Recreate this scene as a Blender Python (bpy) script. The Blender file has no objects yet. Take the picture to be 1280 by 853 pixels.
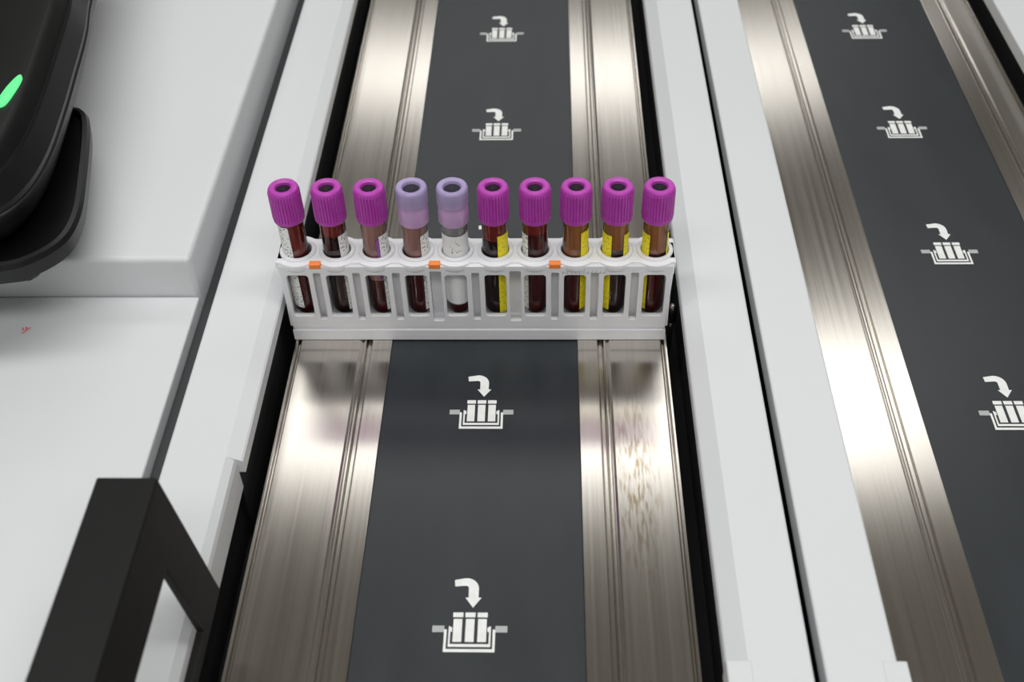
import bpy, bmesh, math, random
from mathutils import Matrix, Vector
random.seed(4)
S = bpy.context.scene
COL = S.collection

# ------------------------------------------------------------------ helpers
def new_mat(name, color, rough=0.5, metal=0.0, **kw):
    m = bpy.data.materials.new(name); m.use_nodes = True
    b = m.node_tree.nodes['Principled BSDF']
    b.inputs['Base Color'].default_value = (*color, 1)
    b.inputs['Roughness'].default_value = rough
    b.inputs['Metallic'].default_value = metal
    for k, v in kw.items():
        b.inputs[k.replace('_', ' ')].default_value = v
    return m

def noise_mix(m, c1, c2, scale=(1, 1, 1), nscale=5, lo=0.3, hi=0.7, bump=0.0, rough=None, detail=4):
    nt = m.node_tree; N = nt.nodes; L = nt.links
    b = N['Principled BSDF']
    tc = N.new('ShaderNodeTexCoord'); mp = N.new('ShaderNodeMapping')
    mp.inputs['Scale'].default_value = scale
    nz = N.new('ShaderNodeTexNoise'); nz.inputs['Scale'].default_value = nscale
    nz.inputs['Detail'].default_value = detail
    L.new(tc.outputs['Object'], mp.inputs[0]); L.new(mp.outputs[0], nz.inputs['Vector'])
    cr = N.new('ShaderNodeValToRGB'); cr.name = 'ramp'
    cr.color_ramp.elements[0].position = lo; cr.color_ramp.elements[0].color = (*c1, 1)
    cr.color_ramp.elements[1].position = hi; cr.color_ramp.elements[1].color = (*c2, 1)
    L.new(nz.outputs['Fac'], cr.inputs[0]); L.new(cr.outputs[0], b.inputs['Base Color'])
    if rough:
        mr = N.new('ShaderNodeMapRange')
        mr.inputs['To Min'].default_value = rough[0]; mr.inputs['To Max'].default_value = rough[1]
        L.new(nz.outputs['Fac'], mr.inputs[0]); L.new(mr.outputs[0], b.inputs['Roughness'])
    if bump:
        bp = N.new('ShaderNodeBump'); bp.inputs['Strength'].default_value = bump
        bp.inputs['Distance'].default_value = 0.0005
        L.new(nz.outputs['Fac'], bp.inputs['Height']); L.new(bp.outputs[0], b.inputs['Normal'])
    return m

def srgb(r, g, b):
    f = lambda c: (c/255/12.92) if c/255 <= 0.04045 else ((c/255+0.055)/1.055)**2.4
    return (f(r), f(g), f(b))

def obj(name, mesh, mat=None, parent=None, smooth=False, bevel=0.0, seg=2):
    o = bpy.data.objects.new(name, mesh); COL.objects.link(o)
    if mat: 
        if isinstance(mesh, bpy.types.Mesh) and not mesh.materials: mesh.materials.append(mat)
    if parent: o.parent = parent
    if smooth:
        for p in mesh.polygons: p.use_smooth = True
    if bevel:
        md = o.modifiers.new('b', 'BEVEL'); md.width = bevel; md.segments = seg
        md.limit_method = 'ANGLE'; md.angle_limit = math.radians(35)
        md.harden_normals = False
    return o

def meta(o, label, cat, group=None, kind=None):
    o['label'] = label; o['category'] = cat
    if group: o['group'] = group
    if kind: o['kind'] = kind

def empty(name, loc):
    e = bpy.data.objects.new(name, None); e.location = loc; e.empty_display_size = 0.02
    COL.objects.link(e); return e

def bm_box(bm, x0, x1, y0, y1, z0, z1):
    v = [bm.verts.new((x, y, z)) for z in (z0, z1) for y in (y0, y1) for x in (x0, x1)]
    for f in ((0, 2, 3, 1), (4, 5, 7, 6), (0, 1, 5, 4), (2, 6, 7, 3), (0, 4, 6, 2), (1, 3, 7, 5)):
        bm.faces.new([v[i] for i in f])

def bm_prism(bm, pts, y0, y1):
    a = [bm.verts.new((x, y0, z)) for x, z in pts]
    b = [bm.verts.new((x, y1, z)) for x, z in pts]
    n = len(pts)
    bm.faces.new(a); bm.faces.new(list(reversed(b)))
    for i in range(n):
        j = (i+1) % n
        bm.faces.new((a[j], a[i], b[i], b[j]))

def finish(bm, name):
    bmesh.ops.recalc_face_normals(bm, faces=bm.faces)
    me = bpy.data.meshes.new(name); bm.to_mesh(me); bm.free(); return me

def box_mesh(name, *a):
    bm = bmesh.new(); bm_box(bm, *a); return finish(bm, name)

def prism_mesh(name, pts, y0, y1):
    bm = bmesh.new(); bm_prism(bm, pts, y0, y1); return finish(bm, name)

def plate(outlines, thick, mtx, bevel=0.0):
    """filled 2D outline with holes -> mesh of given thickness"""
    cu = bpy.data.curves.new('tmp', 'CURVE'); cu.dimensions = '2D'; cu.fill_mode = 'BOTH'
    cu.extrude = thick/2 - bevel; cu.bevel_depth = bevel; cu.bevel_resolution = 1
    for pts in outlines:
        sp = cu.splines.new('POLY'); sp.points.add(len(pts)-1)
        for p, q in zip(sp.points, pts): p.co = (q[0], q[1], 0, 1)
        sp.use_cyclic_u = True
    o = bpy.data.objects.new('tmp', cu); COL.objects.link(o)
    dg = bpy.context.evaluated_depsgraph_get(); dg.update()
    me = bpy.data.meshes.new_from_object(o.evaluated_get(dg))
    bpy.data.objects.remove(o); bpy.data.curves.remove(cu)
    me.transform(mtx); me.materials.clear()
    return me

def rrect(cx, cy, w, h, r, n=5):
    pts = []
    for a0 in (0, 90, 180, 270):
        sx = 1 if a0 in (0, 270) else -1
        sy = 1 if a0 in (0, 90) else -1
        for i in range(n+1):
            a = math.radians(a0 + 90*i/n)
            pts.append((cx+sx*(w/2-r)+r*math.cos(a), cy+sy*(h/2-r)+r*math.sin(a)))
    return pts

def circle(cx, cy, r, n=32):
    return [(cx+r*math.cos(2*math.pi*i/n), cy+r*math.sin(2*math.pi*i/n)) for i in range(n)]

def lathe(name, prof, n=32, ribs=None):
    """prof list (r,z); ribs: (z0,z1,count,amp)"""
    bm = bmesh.new(); rings = []
    for r, z in prof:
        if r < 1e-7:
            rings.append([bm.verts.new((0, 0, z))]); continue
        ring = []
        for i in range(n):
            a = 2*math.pi*i/n; rr = r
            if ribs and ribs[0] <= z <= ribs[1] and r > ribs[4]:
                rr = r + ribs[3]*(1 if i % ribs[2] else -1.6)
            ring.append(bm.verts.new((rr*math.cos(a), rr*math.sin(a), z)))
        rings.append(ring)
    for A, B in zip(rings, rings[1:]):
        if len(A) == 1 and len(B) == 1: continue
        for i in range(n):
            j = (i+1) % n
            if len(A) == 1: bm.faces.new((A[0], B[j], B[i]))
            elif len(B) == 1: bm.faces.new((A[i], A[j], B[0]))
            else: bm.faces.new((A[i], A[j], B[j], B[i]))
    return finish(bm, name)

def smooth_loop(pts, k=6):
    out = []; n = len(pts)
    for i in range(n):
        p0, p1, p2, p3 = [Vector(pts[(i+d) % n]) for d in (-1, 0, 1, 2)]
        for j in range(k):
            t = j/k
            out.append(0.5*((2*p1)+(-p0+p2)*t+(2*p0-5*p1+4*p2-p3)*t*t+(-p0+3*p1-3*p2+p3)*t**3))
    return out

def pillow(name, pts, levels, k=6):
    """levels: (z, inset)"""
    lp = smooth_loop(pts, k); n = len(lp)
    c = sum(lp, Vector((0, 0)))/n
    bm = bmesh.new(); rings = []
    for z, ins in levels:
        ring = []
        for i, p in enumerate(lp):
            t = (lp[(i+2) % n]-lp[i-2]); t.normalize()
            nrm = Vector((t.y, -t.x))
            if nrm.dot(p-c) < 0: nrm = -nrm
            q = p - nrm*ins
            ring.append(bm.verts.new((q.x, q.y, z)))
        rings.append(ring)
    bm.faces.new(rings[0]); bm.faces.new(rings[-1])
    for A, B in zip(rings, rings[1:]):
        for i in range(n):
            j = (i+1) % n; bm.faces.new((A[i], A[j], B[j], B[i]))
    return finish(bm, name)

def sharp(me, deg=30):
    me.set_sharp_from_angle(angle=math.radians(deg))

# ------------------------------------------------------------------ materials
M_white = noise_mix(new_mat('white_paint', (0.7, 0.72, 0.73), 0.38), srgb(212, 214, 216), srgb(217, 219, 221), nscale=3)
M_white2 = noise_mix(new_mat('white_cover_paint', (0.7, 0.72, 0.73), 0.42), srgb(212, 214, 216), srgb(217, 219, 221), nscale=4)
M_black = noise_mix(new_mat('black_plastic', (0.01, 0.01, 0.01), 0.36, Specular_IOR_Level=0.4), srgb(7, 7, 8), srgb(12, 12, 13), nscale=60)
M_blackmatte = noise_mix(new_mat('black_powdercoat', (0.02, 0.02, 0.02), 0.5, Specular_IOR_Level=0.3), srgb(12, 11, 11), srgb(17, 16, 16), nscale=300, bump=0.03)
M_dark = noise_mix(new_mat('dark_bed', (0.01, 0.01, 0.01), 0.8), srgb(8, 9, 10), srgb(18, 20, 22), nscale=20)
M_gapshade = new_mat('gap_shade_strip', srgb(52, 54, 56), 0.7)  # dark colour standing in for shade in the cover gap

def steel_mat(stain=None):
    m = new_mat('brushed_steel', srgb(186, 176, 162), 0.3, 1.0, Anisotropic=0.8)
    noise_mix(m, srgb(198, 193, 185), srgb(216, 211, 203), scale=(600, 2.5, 600), nscale=1.0, lo=0.2, hi=0.8, bump=0.007, rough=(0.17, 0.27), detail=3)
    nt = m.node_tree; N = nt.nodes; L = nt.links
    cx = N.new('ShaderNodeCombineXYZ'); cx.inputs[0].default_value = 1
    L.new(cx.outputs[0], N['Principled BSDF'].inputs['Tangent'])
    if stain:
        tc = N['Texture Coordinate']
        mp = N.new('ShaderNodeMapping'); mp.inputs['Location'].default_value = (-stain[0]*70, -stain[1]*14, 0); mp.inputs['Scale'].default_value = (70, 14, 1)
        ln = N.new('ShaderNodeVectorMath'); ln.operation = 'LENGTH'
        L.new(tc.outputs['Object'], mp.inputs[0]); L.new(mp.outputs[0], ln.inputs[0])
        fall = N.new('ShaderNodeMapRange'); fall.inputs['From Min'].default_value = 0.1; fall.inputs['From Max'].default_value = 1.0
        fall.inputs['To Min'].default_value = 1; fall.inputs['To Max'].default_value = 0
        L.new(ln.outputs['Value'], fall.inputs[0])
        mp2 = N.new('ShaderNodeMapping'); mp2.inputs['Scale'].default_value = (600, 90, 1)
        nz = N.new('ShaderNodeTexNoise'); nz.inputs['Scale'].default_value = 1.0; nz.inputs['Detail'].default_value = 5
        L.new(tc.outputs['Object'], mp2.inputs[0]); L.new(mp2.outputs[0], nz.inputs['Vector'])
        th = N.new('ShaderNodeMapRange'); th.inputs['From Min'].default_value = 0.47; th.inputs['From Max'].default_value = 0.62
        L.new(nz.outputs['Fac'], th.inputs[0])
        mu = N.new('ShaderNodeMath'); mu.operation = 'MULTIPLY'; L.new(fall.outputs[0], mu.inputs[0]); L.new(th.outputs[0], mu.inputs[1])
        mu2 = N.new('ShaderNodeMath'); mu2.operation = 'MULTIPLY'; mu2.inputs[1].default_value = 0.8; L.new(mu.outputs[0], mu2.inputs[0])
        mx = N.new('ShaderNodeMixRGB'); mx.inputs[2].default_value = (*srgb(140, 114, 70), 1)
        L.new(mu2.outputs[0], mx.inputs[0]); L.new(N['ramp'].outputs[0], mx.inputs[1])
        L.new(mx.outputs[0], N['Principled BSDF'].inputs['Base Color'])
    return m
M_steel = steel_mat()
M_steel_st = steel_mat((0.043, 0.350))

M_belt = noise_mix(new_mat('belt_rubber', srgb(50, 54, 59), 0.36, Specular_IOR_Level=0.5), srgb(36, 40, 44), srgb(43, 47, 51), scale=(20, 6, 20), nscale=2.0, rough=(0.28, 0.38), detail=6)
M_print = noise_mix(new_mat('white_print', (0.8, 0.8, 0.8), 0.5), srgb(228, 229, 227), srgb(240, 241, 239), nscale=200)
M_printgrey = new_mat('grey_print', srgb(175, 178, 178), 0.5)
M_rack = noise_mix(new_mat('rack_plastic', (0.7, 0.7, 0.72), 0.35), srgb(234, 234, 238), srgb(240, 240, 244), nscale=80)
M_orange = new_mat('orange_marker', srgb(252, 140, 60), 0.5)
M_emb = new_mat('embossed_grey', srgb(212, 212, 217), 0.5)
M_cap = noise_mix(new_mat('purple_cap', srgb(160, 45, 150), 0.34, Subsurface_Weight=0.15, Subsurface_Radius=(0.002, 0.001, 0.002), Subsurface_Scale=1.0), srgb(176, 58, 168), srgb(188, 68, 180), nscale=150)
def fade_mat(name, c1, c2, z0, z1):
    """plastic whose colour changes along the cap's height"""
    m = new_mat(name, c1, 0.33, Subsurface_Weight=0.2, Subsurface_Radius=(0.003, 0.002, 0.003), Subsurface_Scale=1.0)
    nt = m.node_tree; N = nt.nodes; L = nt.links
    tc = N.new('ShaderNodeTexCoord'); sx = N.new('ShaderNodeSeparateXYZ'); mr = N.new('ShaderNodeMapRange')
    mr.inputs['From Min'].default_value = z0; mr.inputs['From Max'].default_value = z1
    mx = N.new('ShaderNodeMixRGB'); mx.inputs[1].default_value = (*c1, 1); mx.inputs[2].default_value = (*c2, 1)
    L.new(tc.outputs['Object'], sx.inputs[0]); L.new(sx.outputs[2], mr.inputs[0]); L.new(mr.outputs[0], mx.inputs[0])
    L.new(mx.outputs[0], N['Principled BSDF'].inputs['Base Color']); return m
M_capl = fade_mat('lavender_cap', srgb(206, 166, 212), srgb(168, 154, 194), 0.0705, 0.0775)
M_stop = new_mat('dark_stopper', srgb(26, 14, 30), 0.6, Specular_IOR_Level=0.25)
M_stopg = new_mat('grey_stopper', srgb(44, 42, 54), 0.6, Specular_IOR_Level=0.25)

def glass():
    m = bpy.data.materials.new('tube_plastic'); m.use_nodes = True
    nt = m.node_tree; N = nt.nodes; L = nt.links; N.remove(N['Principled BSDF'])
    tr = N.new('ShaderNodeBsdfTransparent'); tr.inputs[0].default_value = (0.97, 0.98, 0.99, 1)
    gl = N.new('ShaderNodeBsdfGlossy'); gl.inputs['Roughness'].default_value = 0.06
    fr = N.new('ShaderNodeFresnel'); fr.inputs[0].default_value = 1.55
    mx = N.new('ShaderNodeMixShader')
    L.new(fr.outputs[0], mx.inputs[0]); L.new(tr.outputs[0], mx.inputs[1]); L.new(gl.outputs[0], mx.inputs[2])
    L.new(mx.outputs[0], N['Material Output'].inputs[0]); return m
M_glass = glass()
def blood(name, c, k=0.7):
    m = new_mat(name, c, 0.2, Coat_Weight=0.5)
    d = tuple(x*k for x in c)
    return noise_mix(m, d, c, nscale=90)
M_blood = blood('dark_blood', srgb(122, 20, 24))
M_bloodb = blood('blackish_blood', srgb(72, 14, 20))
M_filmred = blood('red_film', srgb(196, 62, 50))
M_filmsal = blood('salmon_film', srgb(245, 188, 176), 0.85)
M_filmbr = blood('brown_film', srgb(235, 155, 85), 0.8)
M_clear = blood('pale_fluid', srgb(230, 226, 226), 0.9)

def label_mat(name, c, dark, thr=0.2):
    m = new_mat(name, c, 0.5); nt = m.node_tree; N = nt.nodes; L = nt.links
    tc = N.new('ShaderNodeTexCoord'); mp = N.new('ShaderNodeMapping')
    mp.inputs['Scale'].default_value = (600, 600, 1500)
    nz = N.new('ShaderNodeTexVoronoi'); nz.inputs['Scale'].default_value = 0.8
    L.new(tc.outputs['Object'], mp.inputs[0]); L.new(mp.outputs[0], nz.inputs['Vector'])
    cr = N.new('ShaderNodeValToRGB'); cr.color_ramp.interpolation = 'CONSTANT'
    cr.color_ramp.elements[0].color = (*dark, 1)
    cr.color_ramp.elements[1].position = thr; cr.color_ramp.elements[1].color = (*c, 1)
    L.new(nz.outputs['Distance'], cr.inputs[0]); L.new(cr.outputs[0], N['Principled BSDF'].inputs['Base Color'])
    return m
M_labw = label_mat('white_label', srgb(248, 248, 246), srgb(60, 60, 60), 0.28)
M_labplain = noise_mix(new_mat('plain_label', (0.8, 0.8, 0.8), 0.5), srgb(238, 238, 240), srgb(248, 248, 248), nscale=100)
M_laby = label_mat('yellow_label', srgb(255, 238, 30), srgb(110, 95, 20), 0.22)
M_labp = new_mat('purple_strip', srgb(150, 80, 170), 0.5)
M_red = new_mat('painted_red_reflection', srgb(245, 90, 95), 0.5)  # colour of a painted LED reflection

Y0, Y1 = -0.05, 1.5
# ------------------------------------------------------------------ setting (laboratory room)
M_floor = noise_mix(new_mat('vinyl_floor', (0.4, 0.4, 0.4), 0.4), srgb(150, 150, 148), srgb(165, 165, 162), nscale=6)
M_wall = noise_mix(new_mat('wall_paint', (0.6, 0.6, 0.6), 0.8), srgb(200, 200, 198), srgb(207, 207, 205), nscale=2)
M_ceil = noise_mix(new_mat('ceiling_tile', (0.7, 0.7, 0.7), 0.9), srgb(196, 190, 182), srgb(202, 196, 188), nscale=8)
def struct(name, me, mat, label):
    o = obj(name, me, mat); o['kind'] = 'structure'; o['label'] = label; o['category'] = name.split('_')[0]
XA, XB, YA, YB, ZA, ZC = -3, 3, -2.2, 6.2, -0.9, 2.3
struct('floor', box_mesh('floor', XA, XB, YA, YB, ZA-0.05, ZA), M_floor, 'grey vinyl laboratory floor')
struct('ceiling', box_mesh('ceil', XA, XB, YA, YB, ZC, ZC+0.05), M_ceil, 'white laboratory ceiling')
struct('wall_west', box_mesh('w', XA-0.05, XA, YA, YB, ZA, ZC), M_wall, 'plain off-white laboratory wall')
struct('wall_east', box_mesh('w', XB, XB+0.05, YA, YB, ZA, ZC), M_wall, 'plain off-white laboratory wall')
struct('wall_south', box_mesh('w', XA, XB, YA-0.05, YA, ZA, ZC), M_wall, 'plain off-white laboratory wall')
struct('wall_north', box_mesh('w', XA, XB, YB, YB+0.05, ZA, ZC), M_wall, 'plain off-white laboratory wall')

bed = obj('machine_bed', box_mesh('bed', -0.1822, 0.60, Y0, Y1, -0.90, -0.03), M_dark)
meta(bed, 'black machine bed beneath the conveyor tracks', 'machine base')

# ------------------------------------------------------------------ conveyors
def icon_mesh():
    bm = bmesh.new()
    def quad(x0, x1, y0, y1, mi=0):
        vs = [bm.verts.new((x/1000, y/1000, 0)) for x, y in ((x0, y0), (x1, y0), (x1, y1), (x0, y1))]
        f = bm.faces.new(vs); f.material_index = mi
    def poly(ps):
        bm.faces.new([bm.verts.new((x/1000, y/1000, 0)) for x, y in ps])
    quad(-11, 11, 0, 1.5)
    quad(-11, -9.9, 1.5, 11); quad(9.9, 11, 1.5, 11)
    quad(-9.1, 9.1, 2.5, 3.9)
    quad(-9.1, -8.3, 3.9, 12.5); quad(8.3, 9.1, 3.9, 12.5)
    for cx in (-5.3, 0, 5.3):
        quad(cx-1.9, cx+1.9, 4.9, 16.2)
        quad(cx-2.2, cx+2.2, 17.0, 19.4)
    quad(-8.3, -7.6, 9.8, 12.0); quad(7.6, 8.3, 9.8, 12.0)
    quad(-16.2, -11, 9.6, 12.8, 1); quad(11, 16.2, 9.6, 12.8, 1)
    cl = []
    for i in range(9):
        a = math.radians(90-90*i/8)
        cl.append((-2.6+3.5*math.cos(a), 31.6+3.5*math.sin(a), math.cos(a), math.sin(a)))
    cl = [(-7.6, 34.4, -0.1, 1)] + cl + [(0.9, 27.0, 1, 0)]
    w = [1.7]+[2.0+0.03*i for i in range(9)]+[2.2]
    for i in range(len(cl)-1):
        a, b = cl[i], cl[i+1]; wa, wb = w[i], w[i+1]
        poly([(a[0]-a[2]*wa, a[1]-a[3]*wa), (b[0]-b[2]*wb, b[1]-b[3]*wb), (b[0]+b[2]*wb, b[1]+b[3]*wb), (a[0]+a[2]*wa, a[1]+a[3]*wa)])
    poly([(-2.7, 27.0), (4.5, 27.0), (0.9, 21.8)])
    bm.normal_update()
    for f in bm.faces:
        if f.normal.z < 0: f.normal_flip()
    me = bpy.data.meshes.new('icon'); bm.to_mesh(me); bm.free()
    return me
ICON = icon_mesh(); ICON.materials.append(M_print); ICON.materials.append(M_printgrey)

def guide_profile(x_in, x_out):
    """from belt edge outwards; solid down to the bed"""
    s = 1 if x_out > x_in else -1
    L = abs(x_out-x_in)
    d = [(0, 0), (0.0106, 0), (0.0112, -0.0020), (0.0130, -0.0020), (0.0140, -0.0002), (0.0150, -0.0002), (0.0158, -0.0009), (0.0172, 0),
         (L-0.0034, 0), (L-0.0030, -0.0018), (L-0.0021, -0.0018), (L-0.0016, 0), (L, 0), (L, -0.004), (L-0.006, -0.03), (0, -0.03)]
    return [(x_in+s*a, z) for a, z in d]

def conveyor(xa, xb, outl, outr, icon_x, label, rowsY, mats):
    b = obj('conveyor_belt', box_mesh('belt', xa+0.0002, xb-0.0002, Y0, Y1, -0.03, -0.0006), M_belt)
    meta(b, label, 'conveyor belt', 'rubber conveyor belts')
    for y in rowsY:
        o = obj('printed_symbol', ICON, None, b); o.location = (icon_x, y, -0.0004)
        o['label'] = 'white printed arrow and tube rack symbol'
    for (xi, xo), mt in zip(((xa, outl), (xb, outr)), mats):
        g = obj('steel_guide', prism_mesh('guide', guide_profile(xi, xo), Y0, Y1), mt, bevel=0.0003, seg=2)
        lb = 'brushed stainless steel guide strip beside a dark conveyor belt'
        if mt is M_steel_st: lb = 'brushed stainless steel guide strip with brownish stains beside the belt'
        meta(g, lb, 'guide strip', 'stainless steel guide strips')
rows = [0.2583-0.1257]+[0.2583+0.1257*i for i in range(0, 9)]
conveyor(-0.0832, 0.0166, -0.1358, 0.0645, -0.0330, 'dark grey rubber belt carrying the tube rack, white printed symbols', rows, (M_steel, M_steel_st))
conveyor(0.1879, 0.2835, 0.1385, 0.3190, 0.2330, 'empty dark grey rubber belt with white printed symbols', rows, (M_steel, M_steel))

# ------------------------------------------------------------------ white rails
def reparent(o, r):
    o.parent = r; o.matrix_parent_inverse = Matrix.Translation(-r.location)
def rail(name, pts_top, x0, x1, label, y0=Y0, y1=Y1, inset0=0.004, inset1=0.004, bev=0.0012, sup=0.0175):
    r = empty(name, ((x0+x1)/2, (y0+y1)/2, -0.03))
    t = obj('rail_cover', prism_mesh('rail', pts_top, y0, y1), M_white, None, bevel=bev, seg=3)
    bse = obj('rail_support', box_mesh('sup', x0+inset0, x1-inset1, y0, y1, -0.03, sup), M_dark)
    reparent(t, r); reparent(bse, r)
    meta(r, label, 'rail cover', 'white rail covers')
    return r
xl = -0.1750
r1 = rail('rail', [(xl, 0.019), (-0.1397, 0.019), (-0.1397, 0.0262), (-0.1405, 0.0270), (-0.1470, 0.0300), (xl+0.0008, 0.0300), (xl, 0.0292)], xl, -0.1397,
     'white painted rail between the tube conveyor and the instrument cover', y0=0.34, bev=0)
lo = obj('rail_end_cover', prism_mesh('railend', [(xl, 0.008), (-0.1428, 0.008), (-0.1428, 0.0250), (-0.1436, 0.0275), (-0.1470, 0.0300), (xl+0.0008, 0.0300), (xl, 0.0292)], Y0, 0.34), M_white)
sp = obj('rail_support', box_mesh('sup', xl+0.004, -0.1465, Y0, 0.34, -0.03, 0.008), M_dark)
shade_strip = obj('gap_shade_strip', box_mesh('shade_strip', -0.1822, xl, Y0, Y1, -0.029, 0.0225), M_gapshade)  # added strip, paints the shade between instrument cover and rail
for o in (lo, sp, shade_strip): reparent(o, r1)
r2 = rail('rail', [(0.0703, 0.018), (0.1032, 0.018), (0.1032, 0.030), (0.0785, 0.030), (0.0703, 0.0250)], 0.0703, 0.1032,
     'white painted rail with sloped edge beside the tube rack')
r3 = rail('rail', [(0.1076, 0.018), (0.1363, 0.018), (0.1363, 0.030), (0.1076, 0.030)], 0.1076, 0.1363,
     'white painted rail beside the empty conveyor')
for rr, (a, b) in ((r2, (0.0698, 0.0800)), (r3, (0.1300, 0.1400))):
    o = obj('end_cap', box_mesh('endcap', a, b, Y0, 0.238, 0.018, 0.0304), M_white, bevel=0.0008)
    reparent(o, rr)
r4 = rail('rail', [(0.3225, 0.010), (0.45, 0.010), (0.45, 0.020), (0.3225, 0.020)], 0.3225, 0.45,
     'white painted rail along the far side of the empty conveyor', sup=0.0098)

# ------------------------------------------------------------------ instrument covers
c1 = obj('instrument_cover', box_mesh('cov', -0.8, -0.1828, 0.4500, Y1, -0.9, 0.0555), M_white2, bevel=0.0030, seg=5)
meta(c1, 'raised white instrument housing with rounded edges carrying the scanner', 'instrument housing')
c2 = obj('instrument_shelf', box_mesh('cov2', -0.8, -0.1828, Y0, 0.4495, -0.9, 0.0300), M_white2, bevel=0.0012, seg=3)
meta(c2, 'lower flat white instrument housing panel', 'instrument housing')
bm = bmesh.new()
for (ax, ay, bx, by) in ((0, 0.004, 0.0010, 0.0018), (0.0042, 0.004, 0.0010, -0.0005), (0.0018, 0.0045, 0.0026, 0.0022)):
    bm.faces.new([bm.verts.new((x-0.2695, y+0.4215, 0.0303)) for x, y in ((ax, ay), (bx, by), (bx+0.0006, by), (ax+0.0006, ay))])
mk = obj('red_reflection_mark', finish(bm, 'redmark'), M_red, c2)  # red LED reflection painted as flat strokes on the shelf

# ------------------------------------------------------------------ roller in the side gap
e = empty('guide_roller', (0.0675, 0.458, -0.03))
obj('pin', lathe('pin', [(0, 0), (0.0012, 0), (0.0012, 0.046), (0, 0.046)], 16), M_steel, e, smooth=True)
obj('roller', lathe('roller', [(0, 0.034), (0.0022, 0.034), (0.0026, 0.036), (0.0026, 0.042), (0.002, 0.044), (0, 0.044)], 20), M_black, e, smooth=True)
meta(e, 'small black guide roller beside the end of the rack', 'roller')

# ------------------------------------------------------------------ tube rack
RX, RY = -0.0365, 0.4590
PITCH = 0.02043
tx = [(-4.5+i)*PITCH for i in range(10)]
rack = empty('tube_rack', (RX, RY, 0.0))
meta(rack, 'white ten-position plastic rack holding blood tubes', 'tube rack')
Rx90 = Matrix.Rotation(math.radians(90), 4, 'X')
bm = bmesh.new()
def add(me): bm.from_mesh(me); bpy.data.meshes.remove(me)
hw = 0.0998
bm_box(bm, -hw, hw, -0.0117, 0.0117, 0.0003, 0.0072)
bm_box(bm, -hw+0.001, hw-0.001, -0.0108, 0.0110, 0.0072, 0.0108)
wins = [rrect(x, 0.0317, 0.0118, 0.0290, 0.0022) for x in tx]
pil = [(a+b)/2 for a, b in zip(tx, tx[1:])]
grooves = [rrect(x, 0.0312, 0.0064 if k in (3, 5) else 0.0044, 0.0350 if k in (3, 5) else 0.0330, 0.0010, 3) for k, x in enumerate(pil)]
outer = [(-hw+0.0006, 0.009), (hw-0.0006, 0.009), (0.1010, 0.0515), (-0.1010, 0.0515)]
add(plate([outer]+wins+grooves, 0.0026, Matrix.Translation((0, -0.0101, 0)) @ Rx90, 0.0003))
add(plate([outer]+wins, 0.0026, Matrix.Translation((0, 0.0101, 0)) @ Rx90, 0.0003))
for k, x in enumerate(pil):
    w = 0.0036 if k in (3, 5) else 0.0026
    bm_box(bm, x-w, x+w, -0.0020 if k in (3, 5) else -0.0062, 0.0092, 0.0105, 0.0500)
for s in (-1, 1):
    bm_box(bm, min(s*0.0990, s*0.1006), max(s*0.0990, s*0.1006), -0.0110, 0.0110, 0.0100, 0.0505)
    bm_box(bm, min(s*0.0995, s*0.1022), max(s*0.0995, s*0.1022), -0.0060, 0.0060, 0.0420, 0.0530)
def edge(sgn):
    pts = []
    order = tx if sgn < 0 else list(reversed(tx))
    for x in order:
        for i in range(9):
            a = math.radians(-50+100*i/8)
            if sgn < 0: pts.append((x+0.0105*math.sin(a), -(0.0028+0.0093*math.cos(a))))
            else: pts.append((x-0.0105*math.sin(a), (0.0028+0.0093*math.cos(a))))
    return pts
top = [(-0.1018, -0.009)] + edge(-1) + [(0.1018, -0.009), (0.1018, 0.009)] + edge(1) + [(-0.1018, 0.009)]
holes = [circle(x, 0, 0.0075, 36) for x in tx]
add(plate([top]+holes, 0.0040, Matrix.Translation((0, 0, 0.0510)), 0.0004))
for x in tx:
    add(plate([circle(x, 0, 0.0090, 36), circle(x, 0, 0.0075, 36)], 0.0050, Matrix.Translation((0, 0, 0.0517)), 0.0004))
body = obj('rack_body', finish(bm, 'rack'), M_rack, rack)
for k in (0, 3, 6):
    o = obj('orange_marker', box_mesh('om', pil[k]-0.0030, pil[k]+0.0028, -0.0119, -0.0084, 0.0507, 0.0535), M_orange, rack, bevel=0.0003)
    o['label'] = 'small orange position marker'
bm = bmesh.new()
for i in range(11):
    x = 0.0445+i*0.0021; h = 0.0016+0.0008*((i*7) % 3)/2; z = 0.0472
    for q in (((x, z), (x+0.0005, z), (x+0.0012, z+h), (x+0.0007, z+h)), ((x, z), (x+0.0014, z), (x+0.0014, z+0.0004), (x, z+0.0004))):
        f = bm.faces.new([bm.verts.new((a, -0.01150, c)) for a, c in q])
em = obj('embossed_marking', finish(bm, 'emb'), M_emb, rack)
em['label'] = 'faint moulded lettering'

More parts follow.
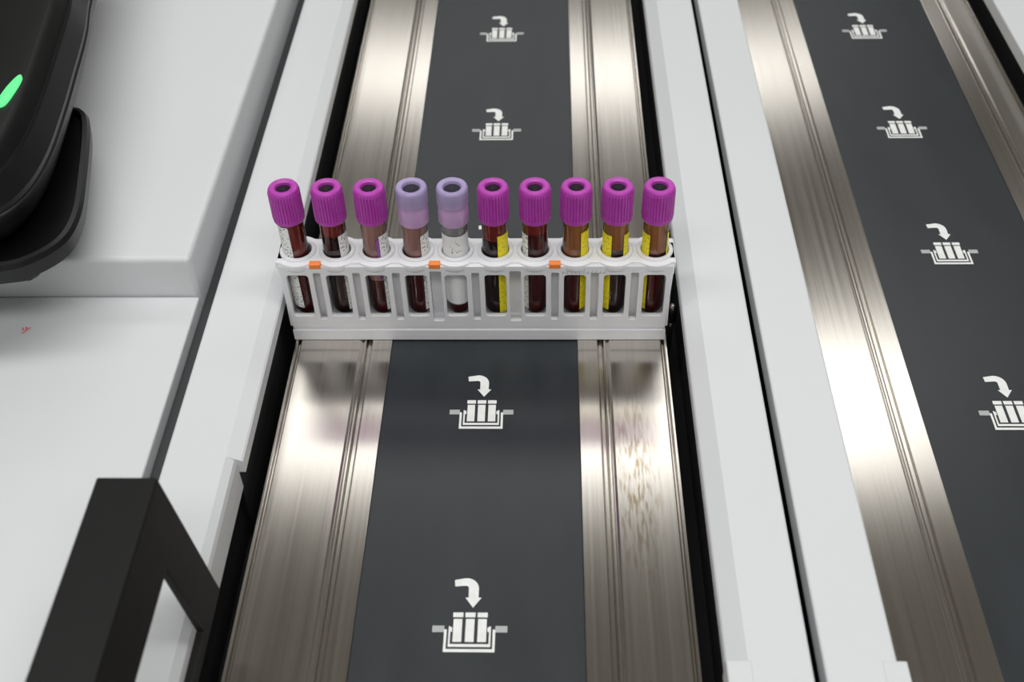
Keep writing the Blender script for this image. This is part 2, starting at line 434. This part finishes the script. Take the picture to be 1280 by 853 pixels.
# ------------------------------------------------------------------ sample tubes
ZB = 0.0112
def hemi(r, zb, ztop):
    p = [(0, zb)]
    for i in range(1, 8):
        a = math.radians(90*i/7); p.append((r*math.sin(a), zb+r-r*math.cos(a)))
    p.append((r, ztop)); return p
GL = lathe('glass', hemi(0.0065, 0, 0.0680), 32); GL.materials.append(M_glass)
CAP = lathe('cap', [(0.0064, 0.0635), (0.0076, 0.0635), (0.0079, 0.0640), (0.0079, 0.0655), (0.0079, 0.0660), (0.0078, 0.0806), (0.0077, 0.0811), (0.0075, 0.0822), (0.0070, 0.0829),
      (0.0064, 0.0831), (0.0048, 0.0830), (0.0040, 0.0826), (0.0036, 0.0815), (0.0035, 0.0795)], 128, ribs=(0.0659, 0.0807, 4, 0.00020, 0.007)); CAP.materials.append(M_cap)
CAPL = lathe('capl', [(0.0065, 0.0725), (0.0070, 0.0725), (0.0077, 0.0728), (0.0079, 0.0735), (0.0079, 0.0815), (0.0076, 0.0826), (0.0070, 0.0831), (0.0056, 0.0830), (0.0047, 0.0826), (0.0042, 0.0815), (0.0040, 0.0795)], 48); CAPL.materials.append(M_capl)
SKIRT = lathe('skirt', [(0.0066, 0.0620), (0.0074, 0.0620), (0.0077, 0.0626), (0.0076, 0.0700), (0.0075, 0.0727), (0.0066, 0.0727)], 48); SKIRT.materials.append(M_capl)
STOP = lathe('stopper', [(0.0041, 0.0800), (0.0040, 0.0812), (0.0028, 0.0814), (0.0012, 0.0802), (0, 0.0800)], 32)
STOPD = STOP.copy(); STOPD.materials.append(M_stop)
STOPG = STOP.copy(); STOPG.materials.append(M_stopg)
def cyl_part(name, r, z0, z1, mat):
    if z0 <= 0.001: pr = hemi(r, z0, z1)+[(0, z1)]
    else: pr = [(0, z0), (r, z0), (r, z1), (0, z1)]
    me = lathe(name, pr, 32); me.materials.append(mat)
    for p in me.polygons: p.use_smooth = True
    sharp(me, 50); return me
def label_arc(a0, a1, z0, z1, mat, r=0.00668):
    bm = bmesh.new(); n = 16; A = []; B = []
    for i in range(n+1):
        a = math.radians(a0+(a1-a0)*i/n)
        A.append(bm.verts.new((r*math.cos(a), r*math.sin(a), z0))); B.append(bm.verts.new((r*math.cos(a), r*math.sin(a), z1)))
    for i in range(n): bm.faces.new((A[i], A[i+1], B[i+1], B[i]))
    me = bpy.data.meshes.new('lab'); bm.to_mesh(me); bm.free(); me.materials.append(mat)
    return me
T = [
 (0, M_blood, 0.030, M_filmred, [(165, 268, 0.008, 0.062, M_labw)], 'purple-capped blood tube with white label and reddish film', -1.0),
 (0, M_bloodb, 0.055, M_filmred, [(-62, 25, 0.006, 0.056, M_labw)], 'purple-capped tube of dark blood with white label edge', -0.3),
 (0, M_blood, 0.026, M_filmsal, [(-64, 25, 0.006, 0.056, M_labw), (-78, -65, 0.028, 0.054, M_labp)], 'purple-capped tube with pinkish blood film and white label', 0),
 (1, M_blood, 0.034, M_filmsal, [(-62, 30, 0.006, 0.056, M_labw)], 'pale lavender-capped tube with pinkish film and white label', 0.5),
 (1, M_blood, 0.009, M_clear, [(-215, 35, 0.0105, 0.031, M_labplain), (-215, 35, 0.0335, 0.056, M_labplain), (-110, -60, 0.044, 0.054, M_labw, 0.00674)], 'pale lavender-capped tube wrapped in a white label', 0.3),
 (0, M_bloodb, 0.052, M_filmred, [(-76, 15, 0.004, 0.056, M_laby)], 'purple-capped tube of dark blood with yellow label', 0),
 (0, M_blood, 0.056, M_filmred, [(175, 236, 0.006, 0.056, M_labw)], 'purple-capped tube of dark red blood with white label edge', 0),
 (0, M_blood, 0.030, M_filmbr, [(-66, 20, 0.006, 0.058, M_laby)], 'purple-capped tube with brown film and yellow label', 0),
 (0, M_bloodb, 0.046, M_filmbr, [(182, 250, 0.006, 0.056, M_laby), (-54, 10, 0.030, 0.056, M_laby)], 'purple-capped tube of dark blood with yellow label edges', 0),
 (0, M_blood, 0.044, M_filmbr, [(178, 240, 0.006, 0.056, M_laby), (-35, 10, 0.030, 0.056, M_laby)], 'purple-capped tube of dark blood with narrow yellow label edge', 0),
]
for i, (lav, bmat, lvl, film, labs, lab, tilt) in enumerate(T):
    e = empty('blood_tube', (RX+tx[i]+random.uniform(-.0002, .0002), RY, ZB))
    e.rotation_euler = (0, math.radians(tilt), 0)
    meta(e, lab, 'blood tube', 'blood tubes in the rack')
    obj('glass_tube', GL, None, e, smooth=True)
    obj('blood', cyl_part('blood', 0.0060, 0.0006, lvl, bmat), None, e)
    obj('blood_film', cyl_part('film', 0.0060, lvl+0.0002, 0.063, film), None, e)
    for l in labs:
        obj('paper_label', label_arc(*l), None, e, smooth=True)
    if lav:
        obj('cap', CAPL, None, e, smooth=True); obj('cap_skirt', SKIRT, None, e, smooth=True)
        obj('stopper', STOPG, None, e, smooth=True)
    else:
        obj('cap', CAP, None, e, smooth=True); obj('stopper', STOPD, None, e, smooth=True)
sharp(CAP, 20); sharp(CAPL, 40); sharp(SKIRT, 40)

# ------------------------------------------------------------------ black frame bracket: thin side frame + top plate
bm = bmesh.new()
def xo(z): return -0.1350 - (z-0.030)/0.073*0.0092
def xi(z): return xo(z) - 0.0035
fr_o = [(0.2690, 0.0302), (0.2690, 0.1030), (-0.02, 0.1030), (-0.02, 0.0302)]
fr_i = [(0.2455, 0.0350), (0.2455, 0.0770), (0.00, 0.0770), (0.00, 0.0350)]
va = [[bm.verts.new((f(z), y, z)) for y, z in L_] for f in (xo, xi) for L_ in (fr_o, fr_i)]
for k in range(4):
    j = (k+1) % 4
    bm.faces.new((va[0][k], va[0][j], va[1][j], va[1][k]))
    bm.faces.new((va[2][k], va[2][j], va[3][j], va[3][k]))
    bm.faces.new((va[0][k], va[0][j], va[2][j], va[2][k]))
    bm.faces.new((va[1][k], va[1][j], va[3][j], va[3][k]))
bm_box(bm, -0.1670, -0.1442, -0.02, 0.2690, 0.0960, 0.1031)
hd = obj('frame_bracket', finish(bm, 'handle'), M_blackmatte, bevel=0.0008, seg=2)
meta(hd, 'black angled frame bracket standing on the white rail', 'bracket')

# ------------------------------------------------------------------ scanner
sc = empty('barcode_scanner', (-0.30, 0.52, 0.0555))
meta(sc, 'black handheld barcode scanner with green light on its stand', 'barcode scanner')
stand_pts = [(-0.270, 0.545), (-0.255, 0.541), (-0.247, 0.524), (-0.2366, 0.481), (-0.2305, 0.4490), (-0.232, 0.428), (-0.2430, 0.4135), (-0.258, 0.407), (-0.30, 0.402), (-0.34, 0.41), (-0.352, 0.45), (-0.345, 0.52), (-0.32, 0.55)]
me = pillow('stand', stand_pts, [(0.0556, 0.026), (0.0600, 0.022), (0.0740, 0.004), (0.0760, 0.001), (0.0840, 0.0), (0.0865, 0.0012), (0.0870, 0.0035), (0.0835, 0.0050)])
st = obj('stand', me, M_black, smooth=True, bevel=0); sharp(me, 25); reparent(st, sc)
body_pts = [(-0.2690, 0.625), (-0.2605, 0.585), (-0.2545, 0.545), (-0.2490, 0.505), (-0.2452, 0.466), (-0.2470, 0.438), (-0.2560, 0.420), (-0.275, 0.410), (-0.300, 0.410), (-0.325, 0.43), (-0.337, 0.48), (-0.338, 0.56), (-0.336, 0.65), (-0.328, 0.74), (-0.292, 0.75), (-0.279, 0.69)]
me = pillow('sbody', body_pts, [(0.0835, 0.012), (0.092, 0.004), (0.100, 0.0005), (0.110, 0.0), (0.1125, 0.0010), (0.1215, 0.0045), (0.1225, 0.0055), (0.1220, 0.0065), (0.1232, 0.0075), (0.1275, 0.0105), (0.1295, 0.0135), (0.1300, 0.018)])
sb = obj('scanner_body', me, M_black, smooth=True); sharp(me, 22); reparent(sb, sc)
me = pillow('seam', body_pts, [(0.1045, 0.002), (0.105, -0.0005), (0.1060, -0.0005), (0.1065, 0.002)])
seam = obj('seam_band', me, new_mat('grey_trim', srgb(40, 40, 42), 0.3), smooth=True); reparent(seam, sc)
M_led = new_mat('green_led', srgb(10, 120, 50), 0.3, Emission_Color=(0.16, 1.0, 0.32, 1), Emission_Strength=1.0)
lx, ly = 0.0110, -0.037
led_pts = [(-0.2740+lx, 0.514+ly), (-0.2730+lx, 0.528+ly), (-0.2735+lx, 0.539+ly), (-0.2760+lx, 0.540+ly), (-0.2783+lx, 0.528+ly), (-0.2783+lx, 0.514+ly)]
me = pillow('led', led_pts, [(0.1235, -0.001), (0.1295, 0.0), (0.1308, 0.0), (0.1313, 0.0010)])
led = obj('status_light', me, M_led, smooth=True); reparent(led, sc)
led['label'] = 'glowing green status light'

# ------------------------------------------------------------------ lights
W = bpy.data.worlds.new('World'); S.world = W; W.use_nodes = True
W.node_tree.nodes['Background'].inputs[0].default_value = (0.8, 0.85, 0.9, 1)
W.node_tree.nodes['Background'].inputs[1].default_value = 0.3
def area(loc, sx, sy, power, col=(0.99, 0.99, 0.98)):
    l = bpy.data.lights.new('ceiling_and_fill_lamp', 'AREA'); l.shape = 'RECTANGLE'; l.size = sx; l.size_y = sy; l.energy = power; l.color = col
    o = bpy.data.objects.new('ceiling_and_fill_lamp', l); o.location = loc; COL.objects.link(o); return o
area((0.1, 2.50, 2.27), 2.6, 0.60, 16)
area((0.1, 4.45, 2.27), 2.6, 0.40, 13)
area((0.0, 0.50, 2.27), 3.0, 0.50, 32)  # added fill overhead for diffuse light, kept out of the visible reflections
area((0.0, -1.1, 2.27), 3.0, 0.50, 36)  # added fill behind the camera, brightens the faces turned towards it

# ------------------------------------------------------------------ camera
cam = bpy.data.cameras.new('Camera'); co = bpy.data.objects.new('Camera', cam); COL.objects.link(co)
cam.sensor_width = 36; cam.lens = 36*1450/1280; cam.clip_start = 0.01; cam.clip_end = 50
rot = Matrix(((0.99956, 0, 0.0297), (0.0212, 0.6995, -0.7143), (-0.0208, 0.7146, 0.6992)))
co.matrix_world = Matrix.Translation((0, 0, 0.437)) @ rot.to_4x4()
cam.dof.use_dof = True; cam.dof.focus_distance = 0.60; cam.dof.aperture_fstop = 11
S.camera = co
S.view_settings.view_transform = 'Standard'
